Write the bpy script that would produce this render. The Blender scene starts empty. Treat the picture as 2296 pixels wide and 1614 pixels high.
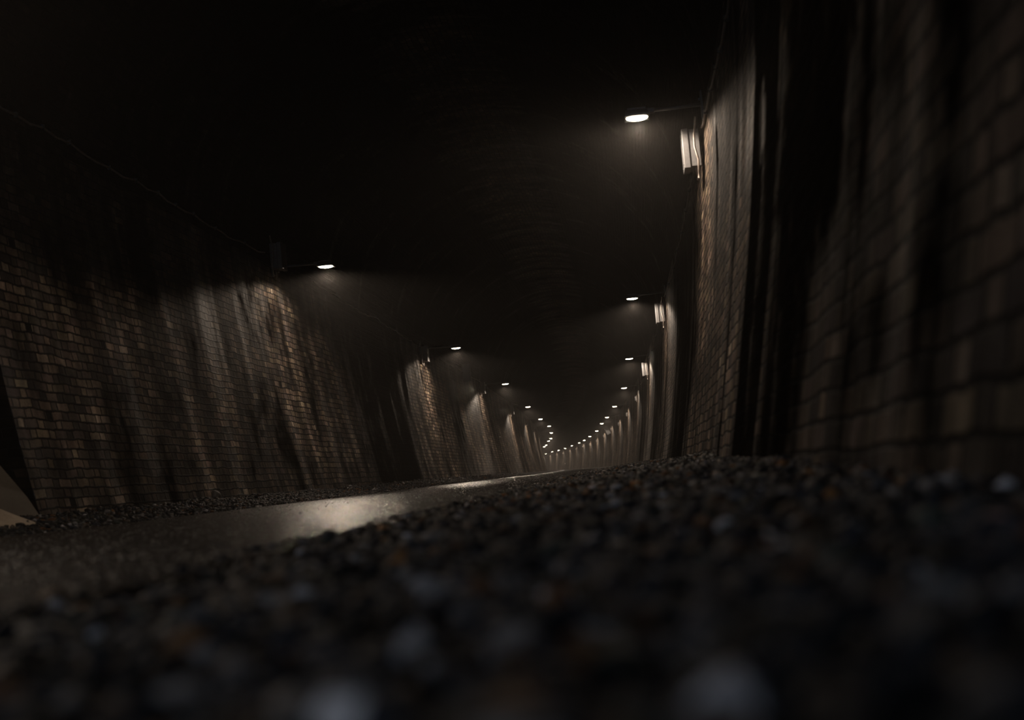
import bpy, bmesh, math, random
import numpy as np
from mathutils import Vector, Matrix
rnd = random.Random(7)
rng = np.random.default_rng(11)
C = bpy.context.scene.collection
sc = bpy.context.scene

# ---------------------------------------------------------------- camera
F = 3189.0                      # focal length in pixels of the 2296 wide frame (50 mm)
ROLL = math.radians(5.0)
PITCH = math.atan(265.0 / F)
CAMH = 0.125
cr, sr, cp, sp = math.cos(ROLL), math.sin(ROLL), math.cos(PITCH), math.sin(PITCH)
U, UP, FW = Vector((1, 0, 0)), Vector((0, -sp, cp)), Vector((0, cp, sp))
cx = cr * U - sr * UP
cy = sr * U + cr * UP
cam_d = bpy.data.cameras.new('camera')
cam = bpy.data.objects.new('camera', cam_d)
C.objects.link(cam)
cam_d.sensor_width = 36
cam_d.lens = F / 2296 * 36
cam_d.clip_start = 0.02
cam_d.clip_end = 2000
cam_d.dof.use_dof = True
cam_d.dof.focus_distance = 23
cam_d.dof.aperture_fstop = 2.4
cam_d.dof.aperture_blades = 9
mw = Matrix((cx, cy, -FW)).transposed().to_4x4()
mw.translation = (0, 0, CAMH)
cam.matrix_world = mw
sc.camera = cam

# ---------------------------------------------------------------- world, view
w = bpy.data.worlds.new('night_sky')
sc.world = w
w.use_nodes = True
w.node_tree.nodes['Background'].inputs[0].default_value = (0.72, 0.82, 1.0, 1)
w.node_tree.nodes['Background'].inputs[1].default_value = 0.50
sc.view_settings.view_transform = 'Standard'
sc.view_settings.look = 'None'
sc.view_settings.gamma = 1
sc.view_settings.use_curve_mapping = False
sc.view_settings.exposure = 0.0
sc.cycles.use_denoising = True
sc.cycles.max_bounces = 3
sc.cycles.diffuse_bounces = 2
sc.cycles.adaptive_threshold = 0.05
sc.cycles.light_sampling_threshold = 0.05
sc.cycles.glossy_bounces = 2
sc.cycles.volume_bounces = 0
sc.cycles.sample_clamp_indirect = 1.0
sc.cycles.caustics_reflective = False
sc.cycles.caustics_refractive = False

LAMP_W = 110.0
LAMP_COL = (1.0, 0.80, 0.62)
HAZE = 0.0021

# ---------------------------------------------------------------- tunnel geometry in metres
S = 13.5
def XR(y): return -0.000327 * y * y + 0.0873 * y + 0.3075      # line of the right lamps
def XL(y): return -0.00038 * y * y + 0.10383 * y - 4.354        # line of the left lamps
def grade(y): return 0.0045 * min(y, 30) + 0.0033 * max(0, y - 30)
SPR = 3.3 + CAMH                # springing height
CROWN = 5.9 + CAMH
def wall_x(side, y, h):
    """surface of the side wall at height h above the camera's ground"""
    t = max(-0.1, min(1, h / SPR))
    lean = 1 - (1 - max(t, 0)) ** 1.6
    if side > 0: return XR(y) + 0.15 + 0.45 * lean
    return XL(y) - 0.37 - 0.50 * lean
def P(px, py, Y):
    dx, dy = px - 1148, py - 807
    d = cx * (dx / F) - cy * (dy / F) + FW
    d = d * (Y / d.y)
    return Vector((d.x, d.y, d.z + CAMH))
def on_wall(side, px, py):
    lo, hi = 2.0, 120.0
    g = lambda Y: (P(px, py, Y).x - wall_x(side, Y, P(px, py, Y).z)) * side
    for _ in range(60):
        m = (lo + hi) / 2
        if g(m) > 0: hi = m
        else: lo = m
    return P(px, py, lo)

# ---------------------------------------------------------------- helpers
def obj(name, data, mat=None, parent=None, loc=None):
    if isinstance(data, bmesh.types.BMesh):
        me = bpy.data.meshes.new(name); data.to_mesh(me); data.free()
    else: me = data
    o = bpy.data.objects.new(name, me)
    C.objects.link(o)
    if mat: me.materials.clear(); me.materials.append(mat)
    if parent: o.parent = parent
    if loc is not None: o.location = loc
    return o
def tag(o, label=None, cat=None, group=None, kind=None):
    if label: o['label'] = label
    if cat: o['category'] = cat
    if group: o['group'] = group
    if kind: o['kind'] = kind
    return o
def box(bm, x0, x1, y0, y1, z0, z1, bev=0.0, taper=0.0):
    vs = []
    for z, k in ((z0, 0), (z1, taper)):
        for x, y in ((x0 + k, y0 + k), (x1 - k, y0 + k), (x1 - k, y1 - k), (x0 + k, y1 - k)):
            vs.append(bm.verts.new((x, y, z)))
    fs = [(3, 2, 1, 0), (4, 5, 6, 7), (0, 1, 5, 4), (1, 2, 6, 5), (2, 3, 7, 6), (3, 0, 4, 7)]
    faces = [bm.faces.new([vs[i] for i in f]) for f in fs]
    if bev > 0:
        es = list({e for f in faces for e in f.edges})
        bmesh.ops.bevel(bm, geom=es, offset=bev, segments=2, affect='EDGES', profile=0.5)
def tube(bm, pts, r, n=8):
    pts = [Vector(p) for p in pts]
    rings = []
    for i, p in enumerate(pts):
        a = pts[max(i - 1, 0)]; b = pts[min(i + 1, len(pts) - 1)]
        t = (b - a).normalized()
        ref = Vector((0, 0, 1)) if abs(t.z) < 0.9 else Vector((1, 0, 0))
        e1 = t.cross(ref).normalized(); e2 = t.cross(e1)
        rings.append([bm.verts.new(p + r * (math.cos(k * 2 * math.pi / n) * e1 + math.sin(k * 2 * math.pi / n) * e2)) for k in range(n)])
    for a, b in zip(rings, rings[1:]):
        for k in range(n):
            f = bm.faces.new((a[k], a[(k + 1) % n], b[(k + 1) % n], b[k])); f.smooth = True
    bm.faces.new(rings[0]); bm.faces.new(list(reversed(rings[-1])))

# ---------------------------------------------------------------- materials
class N:
    def __init__(s, name):
        s.m = bpy.data.materials.new(name); s.m.use_nodes = True
        s.t = s.m.node_tree; s.b = s.t.nodes['Principled BSDF']; s.out = s.t.nodes['Material Output']
    def n(s, typ, **kw):
        x = s.t.nodes.new(typ)
        for k, v in kw.items(): setattr(x, k, v)
        return x
    def link(s, a, b): s.t.links.new(a, b)
    def _in(s, sock, v):
        if hasattr(v, 'links') or isinstance(v, bpy.types.NodeSocket): s.link(v, sock)
        else: sock.default_value = v
    def math(s, op, a, b=0.0, c=0.0, clamp=False):
        x = s.n('ShaderNodeMath', operation=op); x.use_clamp = clamp
        s._in(x.inputs[0], a); s._in(x.inputs[1], b); s._in(x.inputs[2], c)
        return x.outputs[0]
    def step(s, v, a, b, lo=0.0, hi=1.0):
        x = s.n('ShaderNodeMapRange', interpolation_type='SMOOTHSTEP')
        s._in(x.inputs[0], v); x.inputs[1].default_value = a; x.inputs[2].default_value = b
        x.inputs[3].default_value = lo; x.inputs[4].default_value = hi
        return x.outputs[0]
    def vec(s, x, y, z=0.0):
        c = s.n('ShaderNodeCombineXYZ')
        s._in(c.inputs[0], x); s._in(c.inputs[1], y); s._in(c.inputs[2], z)
        return c.outputs[0]
    def noise(s, v, scale=1.0, detail=3.0, rough=0.5, col=False):
        x = s.n('ShaderNodeTexNoise'); s.link(v, x.inputs['Vector'])
        x.inputs['Scale'].default_value = scale; x.inputs['Detail'].default_value = detail
        x.inputs['Roughness'].default_value = rough
        return x.outputs['Color'] if col else x.outputs['Fac']
    def white(s, v):
        x = s.n('ShaderNodeTexWhiteNoise', noise_dimensions='3D'); s.link(v, x.inputs['Vector'])
        return x.outputs['Value'], x.outputs['Color']
    def ramp(s, v, stops):
        x = s.n('ShaderNodeValToRGB'); s.link(v, x.inputs[0]); e = x.color_ramp.elements
        while len(e) < len(stops): e.new(0.5)
        for i, (p, c) in enumerate(stops): e[i].position = p; e[i].color = (*c, 1)
        return x.outputs[0]
    def mix(s, f, a, b, blend='MIX'):
        x = s.n('ShaderNodeMix', data_type='RGBA', blend_type=blend)
        s._in(x.inputs[0], f)
        for k, v in ((6, a), (7, b)):
            if isinstance(v, tuple): x.inputs[k].default_value = (*v, 1)
            else: s.link(v, x.inputs[k])
        return x.outputs[2]
    def bump(s, h, dist=0.01, strength=1.0, normal=None):
        x = s.n('ShaderNodeBump'); s.link(h, x.inputs['Height'])
        x.inputs['Distance'].default_value = dist; x.inputs['Strength'].default_value = strength
        if normal: s.link(normal, x.inputs['Normal'])
        return x.outputs[0]

def simple(name, col, rough=0.5, metal=0.0, var=0.3, scale=30):
    k = N(name)
    tc = k.n('ShaderNodeTexCoord')
    f = k.noise(tc.outputs['Object'], scale, 4)
    a = tuple(c * (1 - var) for c in col); b = tuple(min(1, c * (1 + var)) for c in col)
    k.link(k.ramp(f, [(0.3, a), (0.7, b)]), k.b.inputs['Base Color'])
    k.b.inputs['Roughness'].default_value = rough; k.b.inputs['Metallic'].default_value = metal
    k.link(k.bump(f, 0.002, 0.3), k.b.inputs['Normal'])
    return k.m

def brick_mat(name, bands, light=1.0, wet=(), weep=False, seed=0.0, upper_dark=None, crown=0, runlo=0.3, near_shade=False, lit_bands=()):
    """Flemish bond in metres; bands = (start, end, edge, strength) of darkened stretches"""
    k = N(name)
    uv = k.n('ShaderNodeUVMap'); uv.uv_map = 'UVMap'
    sep = k.n('ShaderNodeSeparateXYZ'); k.link(uv.outputs[0], sep.inputs[0])
    s0, t0 = sep.outputs[0], sep.outputs[1]
    p = k.vec(s0, t0, seed)
    wn = k.n('ShaderNodeSeparateColor'); k.link(k.noise(p, 2.6, 3, 0.6, col=True), wn.inputs[0])
    wf = k.n('ShaderNodeSeparateColor'); k.link(k.noise(p, 17.0, 2, 0.6, col=True), wf.inputs[0])
    s = k.math('ADD', s0, k.math('MULTIPLY', k.math('SUBTRACT', wn.outputs[0], 0.5), 0.07))
    s = k.math('ADD', s, k.math('MULTIPLY', k.math('SUBTRACT', wf.outputs[0], 0.5), 0.02))
    t = k.math('ADD', t0, k.math('MULTIPLY', k.math('SUBTRACT', wn.outputs[1], 0.5), 0.06))
    t = k.math('ADD', t, k.math('MULTIPLY', k.math('SUBTRACT', wf.outputs[1], 0.5), 0.014))
    rowf = k.math('DIVIDE', t, 0.08); row = k.math('FLOOR', rowf)
    tf = k.math('MULTIPLY', k.math('FRACT', rowf), 0.08)
    par = k.math('FLOORED_MODULO', row, 2.0)
    s2 = k.math('ADD', s, k.math('MULTIPLY', par, 0.175))
    per = k.math('DIVIDE', s2, 0.35); pid = k.math('FLOOR', per)
    fr = k.math('MULTIPLY', k.math('FRACT', per), 0.35)
    hdr = k.math('GREATER_THAN', fr, 0.2325)
    ds = k.math('MINIMUM', fr, k.math('SUBTRACT', 0.35, fr))
    ds = k.math('MINIMUM', ds, k.math('ABSOLUTE', k.math('SUBTRACT', fr, 0.2325)))
    dt = k.math('MINIMUM', tf, k.math('SUBTRACT', 0.08, tf))
    jd = k.math('MINIMUM', k.math('MULTIPLY', ds, 0.8), dt)
    face = k.step(jd, 0.0045, 0.0105)
    bid = k.vec(k.math('ADD', k.math('MULTIPLY', pid, 2.0), hdr), row, seed)
    wv, wc = k.white(bid)
    base = k.ramp(wv, [(0.0, (0.035, 0.028, 0.026)), (0.35, (0.085, 0.066, 0.055)), (0.65, (0.12, 0.092, 0.070)), (0.9, (0.17, 0.135, 0.10)), (1.0, (0.24, 0.205, 0.16))])
    base = k.mix(0.12, base, k.mix(1.0, base, wc, 'MULTIPLY'))
    fine = k.noise(p, 55.0, 4, 0.7)
    base = k.mix(1.0, base, k.ramp(fine, [(0.25, (0.55, 0.55, 0.55)), (0.75, (1.35, 1.32, 1.28))]), 'MULTIPLY')
    # patches and vertical water runs
    patch = k.noise(k.vec(k.math('MULTIPLY', s0, 0.55), k.math('MULTIPLY', t0, 0.5), seed + 3), 1.0, 4, 0.65)
    run = k.noise(k.vec(k.math('MULTIPLY', s0, 1.5), k.math('MULTIPLY', t0, 0.20), seed + 9), 1.0, 4, 0.6)
    run2 = k.noise(k.vec(k.math('MULTIPLY', s0, 11.0), k.math('MULTIPLY', t0, 0.9), seed + 5), 1.0, 4, 0.6)
    soot_shade = k.math('MULTIPLY', k.step(patch, 0.36, 0.62, 0.12, 1.3), k.step(run, 0.36, 0.62, runlo, 1.35))  # grime from patches and runs; painted light and shade multiply in below
    soot_shade = k.math('MULTIPLY', soot_shade, k.step(k.noise(p, 2.2, 4, 0.65), 0.36, 0.64, 0.5, 1.35))
    soot_shade = k.math('MULTIPLY', soot_shade, k.step(run2, 0.3, 0.7, 0.8, 1.15))
    edge = k.math('ADD', s0, k.math('MULTIPLY', k.math('SUBTRACT', run, 0.5), 0.8))
    for a, b, e, strength in bands:
        se = edge if e > 0.08 else s0
        m = k.math('MULTIPLY', k.step(se, a - e, a + e), k.step(se, b - e, b + e, 1.0, 0.0))
        soot_shade = k.math('MULTIPLY', soot_shade, k.math('SUBTRACT', 1.0, k.math('MULTIPLY', m, strength)))
    for a, b, e, gain in lit_bands:                                   # lamp pools and brighter far walls put into the brick colour
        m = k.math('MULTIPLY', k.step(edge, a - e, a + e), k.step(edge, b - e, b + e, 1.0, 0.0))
        soot_shade = k.math('MULTIPLY', soot_shade, k.math('ADD', 1.0, k.math('MULTIPLY', m, gain)))
    if near_shade:  # light falling off up the near wall, painted into the brick
        tn = k.math('ADD', t0, k.math('MULTIPLY', k.math('SUBTRACT', patch, 0.5), 0.8))
        m = k.math('MULTIPLY', k.step(s0, 5.0, 7.0, 1.0, 0.0), k.step(tn, 0.30, 0.85))
        soot_shade = k.math('MULTIPLY', soot_shade, k.math('SUBTRACT', 1.0, k.math('MULTIPLY', m, 0.75)))
        soot_shade = k.math('MULTIPLY', soot_shade, k.step(s0, 3.0, 4.5, 1.5, 1.0))
    if upper_dark:  # above lamp height: soot plus the lamps' cutoff, both put into the colour
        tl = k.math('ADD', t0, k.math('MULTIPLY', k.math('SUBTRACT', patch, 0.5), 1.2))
        soot_shade = k.math('MULTIPLY', soot_shade, k.step(tl, upper_dark[0], upper_dark[1], 1.0, upper_dark[2]))
    if crown:  # faint bounce light along the crown, painted as lighter brick
        soot_shade = k.math('MULTIPLY', soot_shade, k.step(k.math('ABSOLUTE', k.math('SUBTRACT', k.math('ADD', t0, patch), crown + 0.5)), 0.2, 1.0, 9.0, 0.5))
    soot_shade = k.math('MULTIPLY', soot_shade, light)
    base = k.mix(1.0, base, k.vec(soot_shade, soot_shade, soot_shade), 'MULTIPLY')
    # lime and rust trails where water comes through
    lime = k.math('MULTIPLY', k.step(k.noise(k.vec(k.math('MULTIPLY', s0, 1.9), k.math('MULTIPLY', t0, 0.08), seed + 21), 1.0, 3, 0.5), 0.62, 0.74), 0.5)
    base = k.mix(k.math('MULTIPLY', lime, k.step(soot_shade, 0.1, 0.6)), base, (0.26, 0.20, 0.13))
    col = k.mix(face, (0.006, 0.0055, 0.0055), base)
    if weep:
        ss = k.math('ADD', s0, 0.3)
        hf = k.math('ABSOLUTE', k.math('SUBTRACT', k.math('FLOORED_MODULO', ss, 1.575), 0.8))
        vf = k.math('ABSOLUTE', k.math('SUBTRACT', k.math('FLOORED_MODULO', t, 0.72), 0.12))
        hole = k.math('MULTIPLY', k.math('LESS_THAN', hf, 0.062), k.math('LESS_THAN', vf, 0.043))
        hole = k.math('MULTIPLY', hole, k.math('LESS_THAN', t0, 2.9))
        col = k.mix(hole, col, (0.001, 0.001, 0.001))
    k.link(col, k.b.inputs['Base Color'])
    # wet stretches shine
    wetm = k.step(run, 0.48, 0.66, 0.0, 0.35)
    for a, b, e, strength in wet:
        m = k.math('MULTIPLY', k.step(edge, a - e, a + e), k.step(edge, b - e, b + e, 1.0, 0.0))
        wetm = k.math('MAXIMUM', wetm, k.math('MULTIPLY', m, k.math('MULTIPLY', strength, k.step(run2, 0.35, 0.6))))
    k.link(k.math('SUBTRACT', 0.88, k.math('MULTIPLY', wetm, 0.58)), k.b.inputs['Roughness'])
    k.link(k.math('MULTIPLY', k.math('ADD', 0.10, k.math('MULTIPLY', wetm, 0.6)), k.step(soot_shade, 0.06, 0.4, 0.0, 1.0)), k.b.inputs['Specular IOR Level'])
    h = k.math('ADD', face, k.math('MULTIPLY', wv, 0.7))
    h = k.math('ADD', h, k.math('MULTIPLY', k.noise(p, 9.0, 3, 0.6), 0.9))
    h = k.math('ADD', h, k.math('MULTIPLY', fine, 0.35))
    k.link(k.bump(h, 0.012, 0.9), k.b.inputs['Normal'])
    return k.m

M = {}
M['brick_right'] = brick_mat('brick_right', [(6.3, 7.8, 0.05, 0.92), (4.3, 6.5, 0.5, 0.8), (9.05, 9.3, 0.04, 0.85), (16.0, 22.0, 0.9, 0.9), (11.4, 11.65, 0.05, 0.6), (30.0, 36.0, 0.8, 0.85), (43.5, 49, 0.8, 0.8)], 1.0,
                             wet=[(36, 43, 1.0, 1.0), (22.5, 25, 0.8, 0.6)], seed=4.0, near_shade=True, lit_bands=[(7.8, 15.0, 0.05, 0.8), (22.5, 26, 0.6, 0.8), (38, 45, 0.8, 1.4), (56, 400, 1.0, 0.9)], upper_dark=(3.3, 4.2, 0.25))
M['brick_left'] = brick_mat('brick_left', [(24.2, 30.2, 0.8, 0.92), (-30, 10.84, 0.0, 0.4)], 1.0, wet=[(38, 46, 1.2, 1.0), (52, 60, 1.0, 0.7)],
                            weep=True, seed=1.0, lit_bands=[(33, 36, 0.6, 0.7), (40, 46, 0.8, 1.6), (52, 400, 1.0, 0.8)], upper_dark=(2.7, 3.6, 0.25))
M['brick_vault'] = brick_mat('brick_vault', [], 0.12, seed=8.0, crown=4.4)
M['enclosure'] = simple('grey_enclosure', (0.15, 0.15, 0.155), 0.45, 0.1, 0.12, 40)
M['galv'] = simple('galvanised_steel', (0.09, 0.10, 0.11), 0.45, 0.7, 0.2, 60)
M['cable'] = simple('cable_sheath', (0.24, 0.21, 0.19), 0.5, 0, 0.3, 30)
M['housing'] = simple('lamp_housing', (0.12, 0.12, 0.13), 0.4, 0.6, 0.15, 50)
k = N('lamp_lens'); k.b.inputs['Base Color'].default_value = (0.8, 0.8, 0.8, 1)
k.b.inputs['Emission Color'].default_value = (1.0, 0.83, 0.60, 1); k.b.inputs['Emission Strength'].default_value = 45
k.m.cycles.emission_sampling = 'NONE'
M['lens'] = k.m

def asphalt():
    k = N('wet_asphalt')
    g = k.n('ShaderNodeNewGeometry'); p = g.outputs['Position']
    v = k.n('ShaderNodeTexVoronoi'); k.link(p, v.inputs['Vector']); v.inputs['Scale'].default_value = 75
    fine = k.noise(p, 140, 3, 0.6); mid = k.noise(p, 22, 4, 0.6); big = k.noise(p, 0.9, 4, 0.6)
    wv, _ = k.white(v.outputs['Color'])
    col = k.ramp(wv, [(0, (0.004, 0.004, 0.005)), (0.7, (0.010, 0.009, 0.009)), (1, (0.04, 0.036, 0.034))])
    col = k.mix(1.0, col, k.ramp(big, [(0.3, (0.6, 0.6, 0.6)), (0.7, (1.2, 1.2, 1.2))]), 'MULTIPLY')
    k.link(col, k.b.inputs['Base Color'])
    k.link(k.step(big, 0.3, 0.7, 0.25, 0.27), k.b.inputs['Roughness'])
    k.b.inputs['Specular IOR Level'].default_value = 1.0
    h = k.math('ADD', k.math('MULTIPLY', v.outputs['Distance'], -1.0), k.math('ADD', k.math('MULTIPLY', fine, 0.4), k.math('MULTIPLY', mid, 0.6)))
    k.link(k.bump(h, 0.005, 0.5), k.b.inputs['Normal'])
    return k.m
M['asphalt'] = asphalt()
def earth():
    k = N('dark_grit')
    g = k.n('ShaderNodeNewGeometry'); p = g.outputs['Position']
    f = k.noise(p, 60, 5, 0.7)
    k.link(k.ramp(f, [(0.35, (0.006, 0.006, 0.007)), (0.6, (0.02, 0.018, 0.017)), (0.8, (0.05, 0.043, 0.038))]), k.b.inputs['Base Color'])
    k.b.inputs['Roughness'].default_value = 0.8
    k.link(k.bump(f, 0.02, 1.0), k.b.inputs['Normal'])
    return k.m
M['earth'] = earth()
def stone_mat(name='ballast'):
    k = N(name)
    a = k.n('ShaderNodeAttribute'); a.attribute_name = 'stone'
    g = k.n('ShaderNodeNewGeometry'); f = k.noise(g.outputs['Position'], 260, 3, 0.6)
    k.link(k.mix(1.0, a.outputs['Color'], k.ramp(f, [(0.3, (0.6, 0.6, 0.6)), (0.7, (1.3, 1.3, 1.3))]), 'MULTIPLY'), k.b.inputs['Base Color'])
    k.b.inputs['Roughness'].default_value = 0.6; k.b.inputs['Specular IOR Level'].default_value = 0.2
    k.link(k.bump(f, 0.002, 0.6), k.b.inputs['Normal'])
    return k.m
M['stone'] = stone_mat()
def concrete(name, dark):
    k = N(name)
    g = k.n('ShaderNodeNewGeometry'); p = g.outputs['Position']
    f = k.noise(p, 90, 5, 0.7); b = k.noise(p, 3, 4, 0.6)
    c = k.ramp(b, [(0.3, tuple(x * dark for x in (0.16, 0.125, 0.09))), (0.7, tuple(x * dark for x in (0.27, 0.22, 0.165)))])
    k.link(k.mix(1.0, c, k.ramp(f, [(0.3, (0.7, 0.7, 0.7)), (0.7, (1.2, 1.2, 1.2))]), 'MULTIPLY'), k.b.inputs['Base Color'])
    k.b.inputs['Roughness'].default_value = 0.85
    k.link(k.bump(f, 0.004, 0.6), k.b.inputs['Normal'])
    return k.m
M['render'] = concrete('brown_render', 0.45)
M['sand'] = concrete('pale_sand', 1.5)
M['brick_recess_shade'] = brick_mat('brick_recess_shade', [], 0.07, seed=2.0)  # recess brick nearly black: the shade inside is put into its colour
M['dark_box'] = simple('dark_grey_box', (0.05, 0.05, 0.052), 0.5, 0.1, 0.15, 40)

# ---------------------------------------------------------------- tunnel shell
YEND = 330.0
YS0 = -3.0
ys = list(np.arange(YS0, 60, 0.5)) + list(np.arange(60, YEND + 1, 2.0))
def grid(name, rows, uvs, mat, kind='structure'):
    """rows: list of lists of points"""
    n, m = len(rows), len(rows[0])
    co = [p for r in rows for p in r]; fl = []
    for i in range(n - 1):
        for j in range(m - 1):
            a = i * m + j; fl.append((a, a + 1, a + m + 1, a + m))
    me = bpy.data.meshes.new(name); me.from_pydata(co, [], fl)
    ul = me.uv_layers.new(name='UVMap')
    fuv = [u for r in uvs for u in r]
    li = np.zeros(len(me.loops), dtype=np.int32); me.loops.foreach_get('vertex_index', li)
    ul.data.foreach_set('uv', np.array(fuv, dtype=np.float32)[li].ravel())
    me.polygons.foreach_set('use_smooth', [True] * len(me.polygons))
    o = obj(name, me, mat)
    return tag(o, kind=kind)
def wall_rows(side, y0, y1, h0=-0.35, h1=SPR):
    yy = [y0] + [y for y in ys if y0 < y < y1] + [y1]
    hs = list(np.linspace(h0, h1, max(3, int((h1 - h0) / 0.12))))
    rows, uvs = [], []
    for y in yy:
        rows.append([(wall_x(side, y, h + 0.0), y, h) for h in hs])
        uvs.append([(y, h - CAMH) for h in hs])
    return rows, uvs
def join_meshes(name, lst, mat):
    base = lst[0]
    bm = bmesh.new()
    for o in lst:
        bm.from_mesh(o.data)
    bmesh.ops.remove_doubles(bm, verts=bm.verts, dist=0.0005)
    for o in lst:
        bpy.data.objects.remove(o)
    for f in bm.faces: f.smooth = True
    return obj(name, bm, mat)

r_, u_ = wall_rows(1, YS0, YEND)
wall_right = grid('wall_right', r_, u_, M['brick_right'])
# left wall with the refuge recess between y=NI0 and y=NI1
NI0, NI1, NIH, NID = 8.9, 10.85, 2.05 + CAMH, 0.75
parts = []
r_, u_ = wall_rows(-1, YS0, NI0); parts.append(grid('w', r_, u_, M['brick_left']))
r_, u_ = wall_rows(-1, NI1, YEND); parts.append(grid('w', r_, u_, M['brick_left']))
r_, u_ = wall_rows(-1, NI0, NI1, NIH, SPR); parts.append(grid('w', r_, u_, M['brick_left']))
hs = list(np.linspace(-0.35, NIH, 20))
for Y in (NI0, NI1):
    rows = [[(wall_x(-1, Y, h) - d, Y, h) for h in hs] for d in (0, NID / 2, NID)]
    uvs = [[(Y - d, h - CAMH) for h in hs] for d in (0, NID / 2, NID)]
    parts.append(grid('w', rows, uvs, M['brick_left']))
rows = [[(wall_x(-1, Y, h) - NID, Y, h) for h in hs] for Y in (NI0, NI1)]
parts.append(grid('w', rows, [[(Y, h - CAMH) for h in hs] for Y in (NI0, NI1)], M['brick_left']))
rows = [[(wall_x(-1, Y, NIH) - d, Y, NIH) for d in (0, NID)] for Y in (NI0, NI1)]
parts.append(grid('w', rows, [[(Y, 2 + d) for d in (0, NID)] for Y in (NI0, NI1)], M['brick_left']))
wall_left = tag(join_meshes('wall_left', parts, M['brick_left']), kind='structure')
wall_left.data.materials.append(M['brick_recess_shade'])
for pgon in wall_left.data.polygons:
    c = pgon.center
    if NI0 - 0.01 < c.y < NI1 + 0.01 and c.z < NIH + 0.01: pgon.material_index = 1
# smooth shading across reveals would smear them
for pgon in wall_left.data.polygons:
    pgon.use_smooth = abs(pgon.normal.y) < 0.5
# vaulted ceiling
rows, uvs = [], []
for y in ys:
    a, b = wall_x(-1, y, SPR), wall_x(1, y, SPR)
    c, r = (a + b) / 2, (b - a) / 2
    H = CROWN - SPR
    th = np.linspace(math.pi, 0, 33)
    rows.append([(c + r * math.cos(q), y, SPR + H * math.sin(q)) for q in th])
    uvs.append([(y, r * (math.pi - q)) for q in th])
ceiling = grid('ceiling', rows, uvs, M['brick_vault'])

# ---------------------------------------------------------------- ground
RE, LE = -0.80, -3.75            # road edges measured off the right lamp line's near tangent
def road_edges(y):
    l, r = XL(y) - 0.37, XR(y) + 0.15
    return l + 0.80, r - 1.25
def ground_z(x, y):
    l, r = XL(y) - 0.37, XR(y) + 0.15
    a, b = road_edges(y)
    g = grade(y)
    if x > b:
        t = min(1, (x - b) / (r - b))
        far = min(1, max(0, (y - 1.0) / 6.0))
        hgt = -0.010 + t * (0.056 + 0.05 * far)
        if y > 45: hgt *= max(0.25, 1 - (y - 45) / 60)
        hgt += 0.018 * math.sin(1.9 * y + 2.3 * x) * math.sin(0.83 * y + 1.0) * min(1, t * 2) * far
        hgt += 0.05 * math.exp(-((y - 10.2) / 0.7) ** 2) * t ** 2
        return g + hgt
    if x < a:
        t = min(1, (a - x) / (a - l))
        return g + 0.005 + 0.11 * t ** 1.3 + 0.012 * math.sin(2.7 * y) * t
    return g
yg = list(np.arange(YS0, 3, 0.12)) + list(np.arange(3, 60, 0.4)) + list(np.arange(60, YEND + 1, 2.0))
rows, uvs = [], []
for y in yg:
    l, r = XL(y) - 0.55, XR(y) + 0.45
    a, b = road_edges(y)
    if NI0 - 0.5 < y < NI1 + 0.5: l -= NID
    xs = list(np.linspace(l, a, 9)) + list(np.linspace(a + 0.01, b - 0.01, 3)) + list(np.linspace(b, r, 14))
    rows.append([(x, y, ground_z(x, y) - 0.02) for x in xs]); uvs.append([(x, y) for x in xs])
floor = grid('floor', rows, uvs, M['earth'])
rows, uvs = [], []
for y in yg:
    a, b = road_edges(y)
    ja = 0.03 * math.sin(y * 3.1) + 0.02 * math.sin(y * 7.7); jb = 0.03 * math.sin(y * 2.7 + 1) + 0.02 * math.sin(y * 8.9)
    a += ja; b += jb
    g = grade(y)
    xs = [a, a + 0.015] + list(np.linspace(a + 0.3, b - 0.3, 7)) + [b - 0.015, b]
    zz = [g - 0.04, g + 0.004] + [g + 0.004 + 0.005 * (1 - ((x - (a + b) / 2) / ((b - a) / 2)) ** 2) for x in xs[2:-2]] + [g + 0.004, g + 0.004]
    rows.append([(x, y, z) for x, z in zip(xs, zz)]); uvs.append([(x, y) for x in xs])
road = grid('road', rows, uvs, M['asphalt'])
tag(road, 'wet dark asphalt path running down the middle of the tunnel')

# smooth rendered bank against the left wall, in front of the recess
bm = bmesh.new()
bank = []
for y in np.linspace(6.3, 10.72, 12):
    x0 = XL(y) - 0.30; g = grade(y)
    sec = [(x0, g + 0.02), (x0 - 0.14, g + 0.26), (x0 - 0.32, g + 0.50), (x0 - 0.55, g + 0.80), (x0 - 0.85, g + 1.18), (x0 - 0.98, g + 1.2), (x0 - 0.98, g - 0.1), (x0, g - 0.1)]
    if y < NI0: sec = [(max(px, wall_x(-1, y, pz) - 0.02 if pz > 0 else px), pz) for px, pz in sec]
    bank.append([bm.verts.new((px, y, pz)) for px, pz in sec])
for a, b in zip(bank, bank[1:]):
    for q in range(len(a)):
        bm.faces.new((a[q], a[(q + 1) % len(a)], b[(q + 1) % len(b)], b[q]))
bm.faces.new(bank[0]); bm.faces.new(list(reversed(bank[-1])))
bmesh.ops.recalc_face_normals(bm, faces=bm.faces)
bank_o = tag(obj('concrete_haunch', bm, M['render']), 'smooth sloping tan concrete haunch at the foot of the recess in the left wall', 'concrete haunch')

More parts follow.
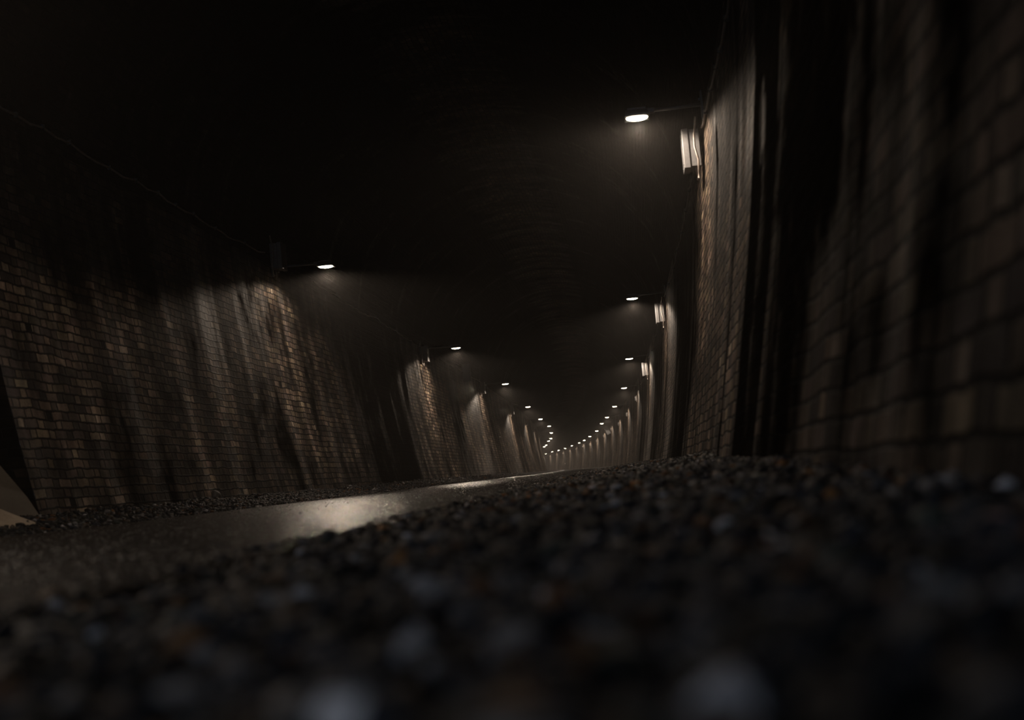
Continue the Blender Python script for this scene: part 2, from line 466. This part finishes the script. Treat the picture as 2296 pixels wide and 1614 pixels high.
# pale sandy spill at the foot of the haunch
bm = bmesh.new()
sc_ = P(-75, 1195, 9.6); rings = []
for q in range(7):
    rr = q / 6; ring = []
    for a in range(28):
        th = a / 28 * 2 * math.pi
        wob = 1 + 0.10 * math.sin(3 * th + 1) + 0.05 * math.sin(7 * th)
        ring.append(bm.verts.new((0.48 * rr * wob * math.cos(th), 0.85 * rr * wob * math.sin(th), 0.30 * (1 - rr) ** 1.15 + 0.006 * math.sin(9 * th + 5 * rr) - 0.02)))
        if q == 0: break
    rings.append(ring)
for a in range(28): bm.faces.new((rings[0][0], rings[1][a], rings[1][(a + 1) % 28]))
for r1, r2 in zip(rings[1:], rings[2:]):
    for a in range(28): bm.faces.new((r1[a], r2[a], r2[(a + 1) % 28], r1[(a + 1) % 28]))
for f in bm.faces: f.smooth = True
tag(obj('sand_heap', bm, M['sand'], loc=(sc_.x, 9.6, grade(9.6) + 0.03)), 'pale sandy heap at the foot of the brown concrete haunch on the left', 'sand', kind='stuff')

# ---------------------------------------------------------------- stones
def ico(sub):
    bm = bmesh.new(); bmesh.ops.create_icosphere(bm, subdivisions=sub, radius=1)
    v = np.array([x.co[:] for x in bm.verts]); f = np.array([[q.index for q in x.verts] for x in bm.faces]); bm.free()
    return v, f
PAL = np.array([(0.022, 0.025, 0.033), (0.012, 0.014, 0.018), (0.045, 0.042, 0.042), (0.09, 0.072, 0.055), (0.04, 0.045, 0.037), (0.15, 0.14, 0.135), (0.11, 0.05, 0.02), (0.19, 0.085, 0.025), (0.38, 0.37, 0.38)])
PW = np.array([0.24, 0.25, 0.14, 0.10, 0.08, 0.07, 0.05, 0.03, 0.04]); PW = PW / PW.sum()
def stones(pos, size, sub, gain=1.0):
    bv, bf = ico(sub)
    K = 14
    shapes = []
    for _ in range(K):
        v = bv * (1 + 0.28 * rng.standard_normal((len(bv), 1)) * (0.6 if sub > 1 else 1))
        v = v * np.array([1, rng.uniform(0.6, 0.95), rng.uniform(0.4, 0.75)])
        shapes.append(v)
    n = len(pos); nv, nf = len(bv), len(bf)
    allv = np.empty((n, nv, 3), np.float32)
    ax = rng.standard_normal((n, 3)) * np.array([0.5, 0.5, 1]); q = np.c_[np.ones(n), np.zeros((n, 3))]
    ang = rng.uniform(0, 2 * math.pi, n); tilt = rng.normal(0, 0.4, n); td = rng.uniform(0, 2 * math.pi, n)
    ids = rng.integers(0, K, n)
    for kk in range(K):
        m = np.where(ids == kk)[0]
        v = shapes[kk][None] * size[m][:, None, None]
        ca, sa = np.cos(ang[m])[:, None], np.sin(ang[m])[:, None]
        x = v[..., 0] * ca - v[..., 1] * sa; y = v[..., 0] * sa + v[..., 1] * ca; z = v[..., 2]
        ct, st = np.cos(tilt[m])[:, None], np.sin(tilt[m])[:, None]
        y2 = y * ct - z * st; z2 = y * st + z * ct
        allv[m] = np.stack([x, y2, z2], -1) + pos[m][:, None]
    cols = PAL[rng.choice(len(PAL), n, p=PW)] * 1.45 * (0.12 + 1.0 * rng.uniform(0, 1, (n, 1)) ** 1.6) * gain
    faces = (bf[None] + (np.arange(n) * nv)[:, None, None]).reshape(-1, 3)
    return allv.reshape(-1, 3), faces, np.repeat(cols, nv, 0)
def stone_mesh(name, chunks, mat):
    vs, fs, cs, off = [], [], [], 0
    for v, f, c in chunks:
        vs.append(v); fs.append(f + off); cs.append(c); off += len(v)
    v = np.concatenate(vs).astype(np.float32); f = np.concatenate(fs).astype(np.int32); c = np.concatenate(cs)
    me = bpy.data.meshes.new(name)
    me.vertices.add(len(v)); me.vertices.foreach_set('co', v.ravel())
    me.loops.add(f.size); me.loops.foreach_set('vertex_index', f.ravel())
    me.polygons.add(len(f)); me.polygons.foreach_set('loop_start', np.arange(0, f.size, 3, dtype=np.int32))
    at = me.attributes.new('stone', 'FLOAT_COLOR', 'POINT')
    at.data.foreach_set('color', np.c_[c, np.ones(len(c))].astype(np.float32).ravel())
    me.update(calc_edges=True)
    return obj(name, me, mat)
def scatter(y0, y1, xf, density, smin, smax, sub, gain=1.0):
    area = 0; pts = []; n = int((y1 - y0) * 1.35 * density)
    for _ in range(n):
        y = rnd.uniform(y0, y1); lo, hi = xf(y); x = rnd.uniform(lo, hi)
        if rnd.random() > (hi - lo) / 1.35: continue
        pts.append((x, y))
    size = rng.uniform(0, 1, len(pts)) ** 2.2 * (smax - smin) + smin
    pos = np.array([(x, y, ground_z(x, y) - 0.012 + s * rnd.uniform(0.1, 0.7)) for (x, y), s in zip(pts, size)])
    return stones(pos, size, sub, gain)
def right_strip(y):
    a, b = road_edges(y)
    return max(b - 0.08 - 0.04 * math.sin(y * 4.3), -0.40 * y - 0.35 if y > 0 else -9), min(XR(y) + 0.2, 0.42 * y + 0.35)
def left_strip(y):
    a, b = road_edges(y)
    return XL(y) - 0.40, a + 0.03
g1 = stone_mesh('gravel_verge', [
    scatter(0.16, 1.6, right_strip, 3200, 0.005, 0.021, 2),
    scatter(1.6, 5.0, right_strip, 2600, 0.006, 0.024, 1),
    scatter(5.0, 14.0, right_strip, 1900, 0.007, 0.024, 1),
    scatter(14.0, 45.0, right_strip, 420, 0.012, 0.035, 1),
], M['stone'])
tag(g1, 'dark damp gravel verge between the asphalt and the right wall', 'gravel', kind='stuff')
g2 = stone_mesh('gravel_verge', [
    scatter(8.0, 20.0, left_strip, 1500, 0.008, 0.028, 1, 0.6),
    scatter(20.0, 50.0, left_strip, 400, 0.012, 0.035, 1, 0.6),
], M['stone'])
tag(g2, 'narrow strip of dark gravel at the foot of the left wall', 'gravel', kind='stuff')

# coarse chippings standing out of the road surface
def chips(y0, y1, n, smin, smax):
    pts = []
    for _ in range(n):
        y = y0 * (y1 / y0) ** rnd.random() if rnd.random() < 0.5 else rnd.uniform(y0, y1)
        a, b = road_edges(y); a += 0.05; b -= 0.05
        x = rnd.uniform(max(a, -0.40 * y - 0.3), b)
        c = 0.005 * (1 - ((x - (a + b) / 2) / ((b - a) / 2)) ** 2)
        pts.append((x, y, grade(y) + 0.002 + max(c, 0)))
    pos = np.array(pts); size = rng.uniform(smin, smax, n)
    return stones(pos, size, 1)
ch = stone_mesh('chippings', [chips(2.2, 34.0, 13000, 0.0035, 0.008)], None)
k = N('wet_chippings'); a = k.n('ShaderNodeAttribute'); a.attribute_name = 'stone'
k.link(k.mix(0.65, a.outputs['Color'], (0.02, 0.018, 0.016)), k.b.inputs['Base Color'])
k.b.inputs['Roughness'].default_value = 0.33; k.b.inputs['Specular IOR Level'].default_value = 0.8
ch.data.materials.append(k.m); ch.parent = road; ch['kind'] = 'stuff'

def single_stone(name, label, px, py, Y, size, col, flat=0.6, group=None):
    p = P(px, py, Y)
    bm = bmesh.new(); bmesh.ops.create_icosphere(bm, subdivisions=3, radius=1)
    r2 = random.Random(int(px))
    from mathutils import noise as mn
    for v in bm.verts:
        v.co = v.co * (1 + 0.28 * mn.noise(v.co * 1.3 + Vector((px, 0, 0)))) + 0.05 * mn.noise_vector(v.co * 4)
        v.co.z *= flat; v.co *= size
    for f in bm.faces: f.smooth = True
    z = ground_z(p.x, p.y) + size * flat * 0.6
    o = obj(name, bm, simple(label[:30].replace(' ', '_'), col, 0.6, 0, 0.25, 60), loc=(p.x, p.y, z))
    return tag(o, label, 'stone')
single_stone('pebble', 'large pale grey pebble blurred at the bottom edge of the photo', 780, 1575, 0.62, 0.018, (0.85, 0.80, 0.80))
single_stone('pebble', 'small whitish pebble standing out on the gravel below the tunnel vanishing point', 1386, 1111, 4.6, 0.020, (0.55, 0.52, 0.50))
single_stone('pebble', 'pale grey pebble on the gravel just below the whitish one', 1385, 1152, 3.0, 0.018, (0.34, 0.33, 0.34))
single_stone('pebble', 'bluish pale pebble blurred in the middle of the gravel', 1495, 1170, 2.6, 0.012, (0.35, 0.38, 0.45))
single_stone('pebble', 'round brown pebble blurred near the right edge of the photo', 2235, 1185, 1.25, 0.014, (0.30, 0.19, 0.15))
single_stone('lump_of_rock', 'dark angular lump of rock standing against the foot of the left wall', 478, 1118, 15.2, 0.075, (0.05, 0.045, 0.04), 0.8)

# ---------------------------------------------------------------- lamps and boxes
def make_lamp(side):
    """origin at the centre of the lens; the wall lies at +x*side"""
    root = bpy.data.objects.new('wall_lamp', None); C.objects.link(root)
    root.empty_display_size = 0.1
    bm = bmesh.new()
    box(bm, -0.115, 0.115, -0.13, 0.13, 0.0, 0.055, 0.012, 0.012)
    for q in range(7):                                            # cooling fins
        y = -0.09 + q * 0.03
        box(bm, -0.085, 0.085, y - 0.003, y + 0.003, 0.05, 0.075)
    obj('housing', bm, M['housing'], root)
    bm = bmesh.new()                                              # rim round the lens
    for a in ((-0.115, -0.103, -0.13, 0.13), (0.103, 0.115, -0.13, 0.13), (-0.103, 0.103, -0.13, -0.087), (-0.103, 0.103, 0.087, 0.13)):
        box(bm, a[0], a[1], a[2], a[3], -0.006, 0.004)
    obj('lens_frame', bm, M['galv'], root)
    bm = bmesh.new()                                              # shallow oval bowl
    rings = []
    for q in range(6):
        ph = q / 5 * math.pi / 2
        rings.append([bm.verts.new((0.104 * math.cos(ph) * math.cos(a * math.pi / 14), 0.095 * math.cos(ph) * math.sin(a * math.pi / 14), 0.001 - 0.026 * math.sin(ph))) for a in range(28)] if q < 5 else [bm.verts.new((0, 0, -0.025))])
    for r1, r2 in zip(rings[:-2], rings[1:-1]):
        for a in range(28): bm.faces.new((r1[a], r2[a], r2[(a + 1) % 28], r1[(a + 1) % 28])).smooth = True
    for a in range(28): bm.faces.new((rings[-2][a], rings[-1][0], rings[-2][(a + 1) % 28])).smooth = True
    bmesh.ops.recalc_face_normals(bm, faces=bm.faces)
    obj('lens', bm, M['lens'], root)
    bm = bmesh.new()
    box(bm, min(side * 0.05, side * 0.17), max(side * 0.05, side * 0.17), -0.035, 0.035, 0.03, 0.075, 0.006)
    obj('arm_clamp', bm, M['housing'], root)
    L = bpy.data.lights.new('lamp_light', 'SPOT'); L.shadow_soft_size = 0.06
    L.energy = LAMP_W; L.color = LAMP_COL; L.spot_size = math.radians(163); L.spot_blend = 0.10
    lo = bpy.data.objects.new('light', L); C.objects.link(lo); lo.parent = root; lo.location = (0, 0, -0.09)
    return root
def make_arm(side, dx, hdrop, root):
    bm = bmesh.new()
    tube(bm, [(side * 0.06, 0, 0.052), (side * (dx - 0.005), 0, 0.062)], 0.017, 10)
    obj('arm', bm, M['galv'], root)
    bm = bmesh.new()
    box(bm, side * dx - 0.010, side * dx + 0.010, -0.05, 0.05, -0.07, 0.19, 0.003)
    box(bm, side * dx - 0.028 * (1 if side > 0 else 0) , side * dx + 0.028 * (0 if side > 0 else 1), -0.012, 0.012, 0.10, 0.125)
    obj('wall_bracket', bm, M['galv'], root)
def make_box(side):
    """origin at the middle of the bottom edge on the wall"""
    root = bpy.data.objects.new('junction_box', None); C.objects.link(root); root.empty_display_size = 0.1
    d, w_, h = 0.165, 0.29, 0.36
    s = -side
    bm = bmesh.new()
    box(bm, min(0, s * d * 0.62), max(0, s * d * 0.62), -w_ / 2, w_ / 2, 0, h, 0.006)
    obj('enclosure', bm, M['enclosure'], root)
    bm = bmesh.new()
    box(bm, min(s * d * 0.63, s * d), max(s * d * 0.63, s * d), -w_ / 2 - 0.008, w_ / 2 + 0.008, -0.012, h + 0.008, 0.005)
    cov = obj('cover', bm, M['enclosure'], root)
    bm = bmesh.new()
    bm.free()
    for yy in (-0.11, 0.11):
        for zz in (0.03, h - 0.03):
            bm = bmesh.new(); tube(bm, [(s * d, yy, zz), (s * (d + 0.004), yy, zz)], 0.008, 8)
            obj('screw', bm, M['galv'], cov)
    for yy in (-0.07, 0.06):
        bm = bmesh.new(); tube(bm, [(s * 0.05, yy, 0.002), (s * 0.05, yy, -0.035)], 0.015, 10)
        obj('cable_gland', bm, M['cable'], root)
    bm = bmesh.new()
    pts = []
    for q in range(15):
        a = q / 14 * math.pi
        pts.append((s * (0.05 - 0.0 * a) * (1 - 0.3 * q / 14), -0.005 - 0.065 * math.cos(a), -0.03 - 0.075 * math.sin(a)))
    tube(bm, pts, 0.009, 8)
    obj('cable_loop', bm, M['cable'], root)
    bm = bmesh.new()                                             # conduit that climbs past the box's near face
    y0 = -w_ / 2 - 0.03
    tube(bm, [(s * 0.04, y0 + 0.05, -0.11), (s * 0.035, y0 + 0.01, -0.06), (s * 0.03, y0 - 0.01, 0.05), (s * 0.055, y0 - 0.01, 0.18), (s * 0.05, y0, 0.30), (s * 0.03, y0, 0.40), (s * 0.02, y0 + 0.01, 0.47)], 0.010, 8)
    obj('conduit', bm, M['cable'], root)
    return root
def copy_tree(o, parent=None):
    c = o.copy(); C.objects.link(c); c.parent = parent
    for ch in [x for x in o.children]: copy_tree(ch, c)
    return c
ORD = ['nearest', 'second', 'third', 'fourth', 'fifth', 'sixth', 'seventh', 'eighth', 'ninth', 'tenth', 'eleventh', 'twelfth', 'thirteenth', 'fourteenth', 'fifteenth', 'sixteenth', 'seventeenth', 'eighteenth', 'nineteenth']
right_px = {1: (1428, 264), 2: (1417.5, 669), 3: (1410.7, 804), 4: (1399, 869.7), 5: (1378, 911), 6: (1361, 935.5), 7: (1349, 949.5), 8: (1338, 966), 9: (1322.8, 978.5), 10: (1310, 987), 11: (1299, 992.7), 12: (1282, 999), 13: (1266.6, 1005), 14: (1252.6, 1009.5), 15: (1237.8, 1013), 16: (1223.8, 1017.5)}
left_px = {1: (731, 597), 2: (1022.5, 780), 3: (1133, 860.5), 4: (1183.5, 912), 5: (1211.8, 939.5), 6: (1231.4, 955.2), 7: (1236.2, 970.3), 8: (1235.2, 983), 9: (1230, 988.5), 10: (1224.6, 998), 11: (1220.5, 1001.3)}
protoL = {}
DK = {}
def dark(o):
    for ch in o.children:
        if ch.type == 'MESH' and ch.name.startswith(('enclosure', 'cover')):
            if ch.data.name not in DK:
                DK[ch.data.name] = ch.data.copy(); DK[ch.data.name].materials.clear(); DK[ch.data.name].materials.append(M['dark_box'])
            ch.data = DK[ch.data.name]
        dark(ch)

def place(side, kk, pos, label, group, boxz):
    ang = math.atan((0.0873 - 2 * 0.000327 * pos.y) if side > 0 else (0.1038 - 2 * 0.00038 * pos.y))
    root = make_lamp(side) if side not in protoL else copy_tree(protoL[side][0])
    if side in protoL:
        for ch in list(root.children):
            if ch.name.startswith(('arm.', 'wall_bracket')) or ch.name == 'arm': bpy.data.objects.remove(ch)
    root.location = pos; root.rotation_euler = (0, 0, -ang)
    tag(root, label[0], 'lamp', group[0])
    wx = wall_x(side, pos.y, pos.z + 0.06)
    dx = abs(wx - pos.x) * math.cos(ang) - 0.012
    make_arm(side, dx, 0, root)
    b = make_box(side) if side not in protoL else copy_tree(protoL[side][1])
    by = pos.y + (0.32 if side > 0 else 0.05)
    bw = wall_x(side, by, boxz)
    if side > 0 and kk > 3 or kk == 0 or side < 0 and kk > 4:
        b.scale = (0.42, 0.5, 0.42); dark(b)
    b.location = (bw - side * 0.03, by, boxz); b.rotation_euler = (0, 0, -ang)
    tag(b, label[1], 'electrical box', group[1])
    if side not in protoL: protoL[side] = (root, b)
grp = lambda s: ('floodlights along the %s wall' % s, 'electrical boxes along the %s wall' % s)
def nm(k, s, tot):
    if k == 1: return ('big glowing lamp nearest the camera on the %s wall' % s, 'large grey electrical box nearest the camera on the %s wall' % s)
    if k == tot: return ('tiniest and farthest lamp of the %s-hand row' % s, 'farthest electrical box of the %s-hand row, barely visible' % s)
    return ('%s lamp from the camera in the row along the %s wall' % (ORD[k - 1], s), 'grey electrical box beside the %s lamp of the %s wall' % (ORD[k - 1], s))
for kk, (px, py) in right_px.items():
    Y = kk * S - 0.3; p = P(px, py, Y)
    place(1, kk, p, nm(kk, 'right', 16), grp('right'), p.z - 0.47 if kk < 3 else p.z - 0.50)
for kk, (px, py) in left_px.items():
    Y = kk * S + 6.48; p = P(px, py, Y)
    place(-1, kk, p, nm(kk, 'left', 11), grp('left'), p.z + 0.02 if kk == 1 else p.z - 0.25)
# lamps of the same rows outside the frame: the one overhead, those behind, those past the bend
extra = [(-1, XL(6.48) + 0.1, 6.48), (1, XR(229.2), 229.2), (1, XR(242.7), 242.7), (-1, XL(168.5), 168.5), (-1, XL(182), 182), (-1, XL(195.5), 195.5), (-1, XL(209), 209)]
words = ['left-hand lamp above the concrete haunch', 'right-hand lamp just past the bend', 'right-hand lamp well past the bend', 'left-hand lamp first behind the bend', 'left-hand lamp second behind the bend', 'left-hand lamp third behind the bend', 'left-hand lamp fourth behind the bend']
for (side, x, y), wd in zip(extra, words):
    z = 3.2 + CAMH + (0.0 if y < 100 else 0.05)
    place(side, 0, Vector((x, y, z)), (wd, 'electrical box of the ' + wd), grp('right' if side > 0 else 'left'), z - 0.45)

# ---------------------------------------------------------------- supply cables along the walls
def cable_run(side, pix, label, extra_start=None, r=0.011, clip_every=2):
    pts = [on_wall(side, *q) for q in pix]
    pts = ([extra_start] if extra_start else []) + pts
    # resample with a wiggle
    out = []
    for i in range(len(pts) - 1):
        a, b = pts[i], pts[i + 1]; n = max(2, int((b - a).length / 0.25))
        for q in range(n):
            t = q / n; p = a.lerp(b, t)
            z = p.z - 0.03 * math.sin(math.pi * t) + 0.008 * math.sin(p.y * 9.0)
            out.append(Vector((wall_x(side, p.y, z) - side * 0.022, p.y, z)))
    p = pts[-1]; out.append(Vector((wall_x(side, p.y, p.z) - side * 0.022, p.y, p.z)))
    root = bpy.data.objects.new('power_cable', None); C.objects.link(root); root.location = out[0]
    o = out[0]
    bm = bmesh.new(); tube(bm, [p - o for p in out], r, 8)
    obj('cable', bm, M['cable'], root)
    for q in pts[1:-1][::1]:
        bm = bmesh.new()
        c = Vector((wall_x(side, q.y, q.z) - side * 0.016, q.y, q.z)) - o
        box(bm, c.x - 0.02, c.x + 0.02, c.y - 0.014, c.y + 0.014, c.z - 0.022, c.z + 0.022, 0.004)
        obj('cable_clip', bm, M['galv'], root)
    tag(root, label, 'cable')
def sw(side, y, z): return Vector((wall_x(side, y, z), y, z))
cable_run(1, [(1643, -10), (1634, 40), (1619, 112), (1610, 150), (1597, 200), (1586, 250), (1578, 285)], 'cable on the upper right wall leading to the nearest right-hand box', sw(1, 7.0, 3.55))
cable_run(1, [(1562, 372), (1549, 425), (1541, 470), (1532, 520), (1521, 560), (1513, 600), (1501, 635), (1491, 665)], 'cable on the right wall between the nearest and second boxes')
cable_run(1, [(1478, 722), (1471, 755), (1463, 785), (1455, 802)], 'cable on the right wall between the second and third boxes')
cable_run(1, [(1452, 838), (1443, 850), (1437, 862)], 'short cable on the right wall beyond the third box')
cable_run(-1, [(30, 258), (90, 285), (150, 320), (240, 376), (300, 405), (350, 432), (390, 460), (430, 480), (480, 512), (545, 545), (590, 566)], 'cable on the upper left wall leading to the nearest left-hand box', sw(-1, 9.0, 3.6))
cable_run(-1, [(700, 633), (752, 662), (790, 690), (840, 712), (885, 742), (920, 765), (945, 778), (960, 787)], 'cable on the left wall between the nearest and second boxes')
cable_run(-1, [(985, 805), (1020, 822), (1045, 838), (1070, 852), (1090, 864)], 'cable on the left wall between the second and third boxes')
cable_run(-1, [(1105, 880), (1135, 896), (1160, 908)], 'thin cable on the left wall beyond the third box')

pw = on_wall(1, 1370, 966)
wb = copy_tree(protoL[1][1]); wb.location = (wall_x(1, pw.y, pw.z) - 0.03, pw.y, pw.z - 0.15); wb.scale = (1.6, 1.5, 1.5); wb.rotation_euler = (0, math.radians(-20), 0)
tag(wb, 'tilted pale box hanging off the far right wall between the sixth and seventh lamps', 'electrical box')
for ch in list(wb.children):
    if ch.name.startswith(('conduit', 'cable')): bpy.data.objects.remove(ch)

# a larger dull cabinet halfway between the second and third lamps of the left wall
pc = on_wall(-1, 1040, 850)
cb = bpy.data.objects.new('electrical_cabinet', None); C.objects.link(cb); cb.location = pc
bm = bmesh.new(); box(bm, -0.02, 0.2, -0.25, 0.25, -0.1, 0.42, 0.008)
obj('cabinet_body', bm, M['galv'], cb)
bm = bmesh.new(); box(bm, 0.201, 0.22, -0.24, 0.24, -0.09, 0.41, 0.004)
obj('cabinet_door', bm, M['galv'], cb)
tag(cb, 'dull dark metal cabinet on the left wall between the second and third lamps', 'cabinet')

# ---------------------------------------------------------------- haze in the tunnel air
bm = bmesh.new(); box(bm, -16, 16, YS0, YEND - 2, -0.6, 7.0)
hz = obj('haze', bm)
m = bpy.data.materials.new('thin_mist'); m.use_nodes = True
nt = m.node_tree; nt.nodes.remove(nt.nodes['Principled BSDF'])
v = nt.nodes.new('ShaderNodeVolumeScatter'); v.inputs['Density'].default_value = HAZE; v.inputs['Anisotropy'].default_value = 0.7
v.inputs['Color'].default_value = (1.0, 0.95, 0.9, 1)
nt.links.new(v.outputs[0], nt.nodes['Material Output'].inputs['Volume'])
hz.data.materials.append(m)
tag(hz, 'thin mist hanging in the tunnel air around the lamps', 'haze', kind='stuff')
